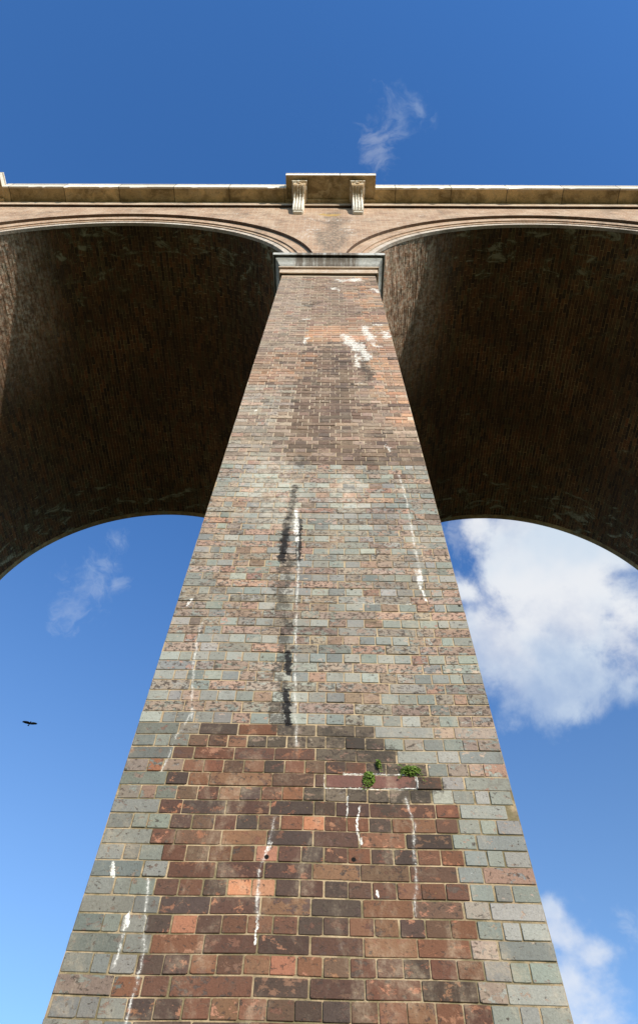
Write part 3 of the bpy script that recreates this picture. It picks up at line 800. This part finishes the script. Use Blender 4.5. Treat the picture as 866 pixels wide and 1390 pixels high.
# pedestal over the pier with its two scrolled brackets
PP = YC - .745
def bracket(x, par):
    prof = []      # (y, z) of the front curve from top to foot
    for i in range(21):
        a = i / 20
        ctrl = [(.585, 17.60), (.560, 17.545), (.470, 17.495), (.380, 17.455), (.315, 17.40), (.275, 17.30), (.252, 17.15), (.235, 16.98), (.205, 16.85), (.150, 16.775)]
        f = a * (len(ctrl) - 1); k = min(int(f), len(ctrl) - 2); f -= k
        prof.append((YC - (ctrl[k][0] * (1 - f) + ctrl[k + 1][0] * f), ctrl[k][1] * (1 - f) + ctrl[k + 1][1] * f))
    def slab(x0, x1, off, mat=0, s=None, za=17.60):
        s = s or Shape()
        pr_ = [(p[0] + off, p[1]) for p in prof]
        for (a, b_) in zip(pr_[:-1], pr_[1:]):
            s.face([(x0, a[0], a[1]), (x1, a[0], a[1]), (x1, b_[0], b_[1]), (x0, b_[0], b_[1])][::-1])
        for xx, fl in ((x0, 1), (x1, 0)):
            for (a, b_) in zip(pr_[:-1], pr_[1:]):
                q = [(xx, a[0], a[1]), (xx, b_[0], b_[1]), (xx, YC + .02, b_[1]), (xx, YC + .02, a[1])]
                s.face(q if fl else q[::-1])
        y0_, z0_ = pr_[0]; y1_, z1_ = pr_[-1]
        s.face([(x0, y0_, z0_), (x1, y0_, z0_), (x1, YC + .02, z0_), (x0, YC + .02, z0_)])
        s.face([(x0, y1_, z1_), (x1, y1_, z1_), (x1, YC + .02, z1_), (x0, YC + .02, z1_)][::-1])
        return s
    s = slab(x - .128, x + .128, .03)
    for k in (-1.5, -.5, .5, 1.5):      # reeds between flutes
        slab(x + k * .066 - .016, x + k * .066 + .016, -.012, s=s)
    o = s.build('bracket', [M_BRK], par, .004)
    # abacus: bevelled block under the soffit
    t_ = Shape()
    A = [(x - .150, PP + .17), (x + .150, PP + .17)]; top = 17.878
    def ringq(hx, y, z): return [(x - hx, y, z), (x + hx, y, z), (x + hx, YC + .01, z), (x - hx, YC + .01, z)]
    lv = [(.135, PP + .185, 17.602), (.150, PP + .165, 17.64), (.150, PP + .165, 17.77), (.180, PP + .115, 17.80), (.185, PP + .11, 17.876)]
    for a, b_ in zip(lv[:-1], lv[1:]):
        ra, rb = ringq(*a), ringq(*b_)
        for i in range(4): t_.face([ra[i], ra[(i + 1) % 4], rb[(i + 1) % 4], rb[i]])
    t_.face(ringq(*lv[0])[::-1]); t_.face(ringq(*lv[-1]))
    t_.build('bracket_block', [M_BRK], par, .005); t_ = Shape()
    # rosette boss on the face of the block
    for rr in ((.055, .03),):
        pts = [(x + rr[0] * math.cos(a), 17.695 + rr[0] * math.sin(a)) for a in [k * math.pi / 8 for k in range(16)]]
        yb_ = PP + .165
        for i in range(16):
            p, q = pts[i], pts[(i + 1) % 16]
            t_.face([(p[0], yb_ + .004, p[1]), (q[0], yb_ + .004, q[1]), (x + (q[0] - x) * .7, yb_ - rr[1], 17.695 + (q[1] - 17.695) * .7), (x + (p[0] - x) * .7, yb_ - rr[1], 17.695 + (p[1] - 17.695) * .7)])
        t_.face([(x + (p[0] - x) * .7, yb_ - rr[1], 17.695 + (p[1] - 17.695) * .7) for p in pts])
    t_.build('rosette', [M_BRK], par)
    t_ = Shape(); t_.box(x - .112, x + .112, YC - .135, YC + .01, 16.715, 16.774)
    t_.build('bracket_foot', [M_BRK], par, .022)
    return o

def pedestal():
    s = Shape()
    yb = YC + .35
    def rr(o, z): return [(-PEDW - o, PP - o, z), (PEDW + o, PP - o, z), (PEDW + o, yb, z), (-PEDW - o, yb, z)]
    lv = [(-.045, ZC + .03), (-.03, ZC + .0), (0, ZC - .005), (0, ZC + .17), (-.022, ZC + .18), (-.022, ZC + .205), (.006, ZC + .21), (.006, ZC + .25), (-.18, ZC + .32)]
    for k, (a, b_) in enumerate(zip(lv[:-1], lv[1:])):
        ra, rb = rr(*a), rr(*b_)
        for i in range(4): s.face([ra[i], ra[(i + 1) % 4], rb[(i + 1) % 4], rb[i]], mat=1 if k >= 2 else 0)
    s.face(rr(*lv[0])[::-1], mat=0); s.face(rr(*lv[-1]), mat=1)
    o = s.build('pedestal', [M_PED, M_FASC], root)
    # shaded panel block between soffit and string, behind the brackets
    t_ = Shape(); t_.box(-PEDW, PEDW, YC - .20, YC + .1, 17.803, ZC + .028); t_.build('bed_moulding', [M_PED], o, .01)
    t_ = Shape(); t_.box(-.95, .95, YC - .10, YC + .5, ZC + .31, 19.3); t_.build('pedestal_die', [M_PAR], o, .012); t_ = Shape(); t_.box(-1.02, 1.02, YC - .16, YC + .57, 19.302, 19.46); t_.build('pedestal_coping', [M_PAR], o, .012)
    for x in BRX: bracket(x, o)
    return o
BRX = (-.752, .645)
ped = pedestal()
dk = Shape(); dk.box(-BAY / 2, BAY / 2, YS + .46, 2 * YMID - YS - .46, 17.3, 17.85)
deck = dk.build('deck', [M_PAR], root); deck.location.x = BAY / 2

for k in range(-3, 3):
    if k != 0:
        for o in (arch, sp_f, sp_b, str_f, str_b, cf, cb, par, deck):
            c = copy_tree(o, root); c.location.x = (k + .5) * BAY
for k in (-3, -2, -1, 1, 2, 3):
    c = copy_tree(ped, root); c.location.x = k * BAY
    c = copy_tree(ph, root); c.location.x = k * BAY

# ------------------------------------------------------------------ ground
m, t, b = material('meadow')
P = pos(t)
col = t.mix(t.step(t.noise(P, .35, 6, .7), .35, .65), (.075, .085, .030), (.13, .12, .050))
col = t.mix(t.step(t.noise(P, 6, 6, .7), .45, .7), col, (.05, .06, .02))
t.put(b.inputs['Base Color'], col); bump(t, b, t.noise(P, 14, 6, .75), 1.0, .05)
s = Shape()
edges = [-6000, -600, -60, -12, 0, 12, 60, 600, 6000]
for i in range(8):
    for j in range(8):
        def gp(x, y):
            return (x, y, GZ + (.0 if max(abs(x), abs(y)) <= 12 else .25 * math.sin(x * .013) + .25 * math.cos(y * .017) - .25))
        x0, x1, y0, y1 = edges[i], edges[i + 1], edges[j], edges[j + 1]
        s.face([gp(x0, y0), gp(x1, y0), gp(x1, y1), gp(x0, y1)])
g = s.build('ground', [m]); g['kind'] = 'structure'

# ------------------------------------------------------------------ plants rooted in the joints
def leaf_mat(name, c1, c2):
    m, t, b = material(name)
    a = t.new('ShaderNodeAttribute', attribute_name='tone')
    t.put(b.inputs['Base Color'], t.mix(a.outputs['Fac'], c1, c2)); b.inputs['Roughness'].default_value = .55
    return m
M_LEAF = leaf_mat('wall_plant_leaf', (.07, .13, .018), (.17, .25, .035))
m_, t_, b_ = material('wall_plant_stem'); b_.inputs['Base Color'].default_value = (.12, .09, .03, 1); M_STEM = m_

def plant(x, z, wx, wz, n, label, seed, lean=0.0):
    rs = np.random.default_rng(seed)
    e = bpy.data.objects.new('wall_plant', None); COL.objects.link(e); e.location = (x, fy(z), z)
    e['label'] = label; e['category'] = 'plant'; e['group'] = 'small plants rooted in the pier joints'
    V, Fc, tone = [], [], []; SV, SF = [], []
    for i in range(n):
        a = rs.uniform(0, 2 * math.pi); q = math.sqrt(rs.uniform(.02, 1))
        cx, cz = wx * q * math.cos(a) * .5 + lean * rs.uniform(-.5, .5), wz * q * math.sin(a) * .5
        cy = -.008 - .030 * (1 - q) * rs.uniform(.5, 1.2)
        L, Wl = rs.uniform(.007, .013), rs.uniform(.0035, .006)
        d = Vector((rs.normal(), rs.normal() * .6 - .3, rs.normal() + .25)).normalized()
        sd = d.cross(Vector((rs.normal() * .5, -1, rs.normal() * .5))).normalized(); up = sd.cross(d)
        c = Vector((cx, cy, cz)); bb = len(V)
        pts = [c - d * L * .5, c + sd * Wl * .9 - d * L * .1 + up * .0015, c + sd * Wl * .6 + d * L * .35 + up * .001, c + d * L * .55, c - sd * Wl * .6 + d * L * .35 + up * .001, c - sd * Wl * .9 - d * L * .1 + up * .0015]
        V += [tuple(p) for p in pts]; V += [tuple(c + d * L * .05 - up * .001)]
        for k in range(6): Fc.append((bb + k, bb + (k + 1) % 6, bb + 6))
        tone += [rs.uniform(0, 1)] * 7
        if i % 7 == 0:
            r0_ = Vector((cx * .15, .004, cz * .1 - wz * .1)); bs = len(SV)
            for p, rad in ((r0_, .0016), ((r0_ + c) / 2 + Vector((0, -.008, .004)), .0011), (c, .0006)):
                for k in range(4): SV.append((p.x + rad * math.cos(k * math.pi / 2), p.y + rad * .5, p.z + rad * math.sin(k * math.pi / 2)))
            for lv in range(2):
                for k in range(4): SF.append((bs + lv * 4 + k, bs + lv * 4 + (k + 1) % 4, bs + lv * 4 + 4 + (k + 1) % 4, bs + lv * 4 + 4 + k))
    for k in range(max(2, n // 55)):          # trailing sprigs
        sx = rs.choice([-1, 1]); L0 = rs.uniform(.5, .95) * wz; p0 = Vector((rs.uniform(-.3, .3) * wx, -.012, -.1 * wz)); nseg = 7; bs = len(SV)
        up_ = rs.random() < .35
        for q in range(nseg + 1):
            f_ = q / nseg; p = p0 + Vector((sx * wx * .45 * f_, -.010 * math.sin(f_ * 3), (L0 * .7 * f_ if up_ else -L0 * f_ * f_)))
            for kk in range(4): SV.append((p.x + .0011 * math.cos(kk * math.pi / 2), p.y + .0006 * (kk - 1.5), p.z + .0011 * math.sin(kk * math.pi / 2)))
            if q:
                for kk in range(4): SF.append((bs + q * 4 - 4 + kk, bs + q * 4 - 4 + (kk + 1) % 4, bs + q * 4 + (kk + 1) % 4, bs + q * 4 + kk))
            if q > 1:
                for sd_ in (-1, 1):
                    d = Vector((sd_ * .8 + rs.normal() * .3, -.4, rs.normal() * .5)).normalized(); sd = d.cross(Vector((0, -1, 0.2))).normalized(); c = p + d * .006; bb = len(V); L = rs.uniform(.006, .010); Wl = .0035
                    V += [tuple(v_) for v_ in (c - d * L * .5, c + sd * Wl, c + sd * Wl * .6 + d * L * .35, c + d * L * .55, c - sd * Wl * .6 + d * L * .35, c - sd * Wl, c + Vector((0, -.001, 0)))]
                    for kk in range(6): Fc.append((bb + kk, bb + (kk + 1) % 6, bb + 6))
                    tone += [rs.uniform(0, 1)] * 7
    me = pymesh('leaves', V, Fc)
    at = me.attributes.new('tone', 'FLOAT', 'POINT'); at.data.foreach_set('value', tone)
    link('leaves', me, e, (M_LEAF,))
    link('stems', pymesh('stems', SV, SF), e, (M_STEM,))
    return e
plant(.278, 2.178, .062, .085, 210, 'leafy green clump hanging over the long smooth brick, left of the other clump', 3)
plant(.497, 2.226, .100, .060, 260, 'wide green clump sprouting above the right end of the long smooth brick', 5, .02)
plant(.333, 2.262, .026, .050, 60, 'tiny green sprig in the joint above, between the two larger clumps', 9)

# ------------------------------------------------------------------ crow
def crow():
    D = 43.0
    dirv = Vector((-.5424 * 0 + -.43380732, .83278613, .65031932))
    dep = dirv.dot(Fw) ; loc = Vector((CX, 0, 0)) + dirv * (D / dep)
    m, t, b = material('black_feathers'); b.inputs['Base Color'].default_value = (.012, .012, .015, 1); b.inputs['Roughness'].default_value = .5
    m2, t2, b2 = material('dark_beak'); b2.inputs['Base Color'].default_value = (.02, .018, .016, 1)
    V, Fc = [], []
    # body: rings along +y (nose forward), lofted to the tail
    st = [(.215, .004, .004, .0), (.20, .018, .017, .004), (.175, .030, .030, .006), (.145, .033, .033, .004), (.11, .036, .036, 0), (.05, .052, .050, -.006), (-.03, .050, .047, -.006), (-.09, .034, .032, 0), (-.13, .024, .016, .004), (-.20, .040, .006, .006), (-.255, .058, .004, .006), (-.27, .05, .002, .006)]
    ns = 12
    for (y, rx, rz, dz) in st:
        for k in range(ns): a = 2 * math.pi * k / ns; V.append((rx * math.cos(a), y, dz + rz * math.sin(a)))
    for i in range(len(st) - 1):
        for k in range(ns): Fc.append((i * ns + k, i * ns + (k + 1) % ns, (i + 1) * ns + (k + 1) % ns, (i + 1) * ns + k))
    Fc.append(tuple(range(ns))[::-1]); Fc.append(tuple(range((len(st) - 1) * ns, len(st) * ns)))
    body = pymesh('crow', V, Fc, smooth=True)
    o = link('crow', body, None, (m,))
    o['label'] = 'small black crow gliding with spread wings in the blue sky left of the pier'; o['category'] = 'bird'
    for sg in (-1, 1):
        # planform: leading edge, fingered tip, trailing edge; thickness tapers
        pl = [(.03, .10), (.16, .135), (.27, .125), (.38, .095), (.455, .05), (.43, .036), (.475, .01), (.44, -.004), (.470, -.036), (.425, -.036), (.44, -.075), (.38, -.075), (.30, -.10), (.18, -.115), (.03, -.10)]
        V, Fc = [], []
        for tz in (1, -1):
            for (x, y) in pl:
                lift = .16 * x * (1 - x * .9) ; th = .009 * (1 - x / .5)
                V.append((sg * x, y, lift + tz * th + .006))
        n = len(pl)
        Fc.append(tuple(range(n))); Fc.append(tuple(range(n, 2 * n))[::-1])
        for k in range(n): Fc.append((k, (k + 1) % n, n + (k + 1) % n, n + k))
        link('wing', pymesh('wing', V, Fc), o, (m,))
    Vb = [(-.008, .212, .008), (.008, .212, .008), (.008, .212, -.006), (-.008, .212, -.006), (0, .255, -.003)]
    link('beak', pymesh('beak', Vb, [(0, 1, 2, 3), (1, 0, 4), (2, 1, 4), (3, 2, 4), (0, 3, 4)]), o, (m2,))
    o.location = loc
    # heading toward the camera and a little to its right, banked slightly
    yaw = math.pi + .60
    o.rotation_euler = (Matrix.Rotation(yaw, 3, 'Z') @ Matrix.Rotation(R(4), 3, 'X') @ Matrix.Rotation(R(15), 3, 'Y')).to_euler()
crow()
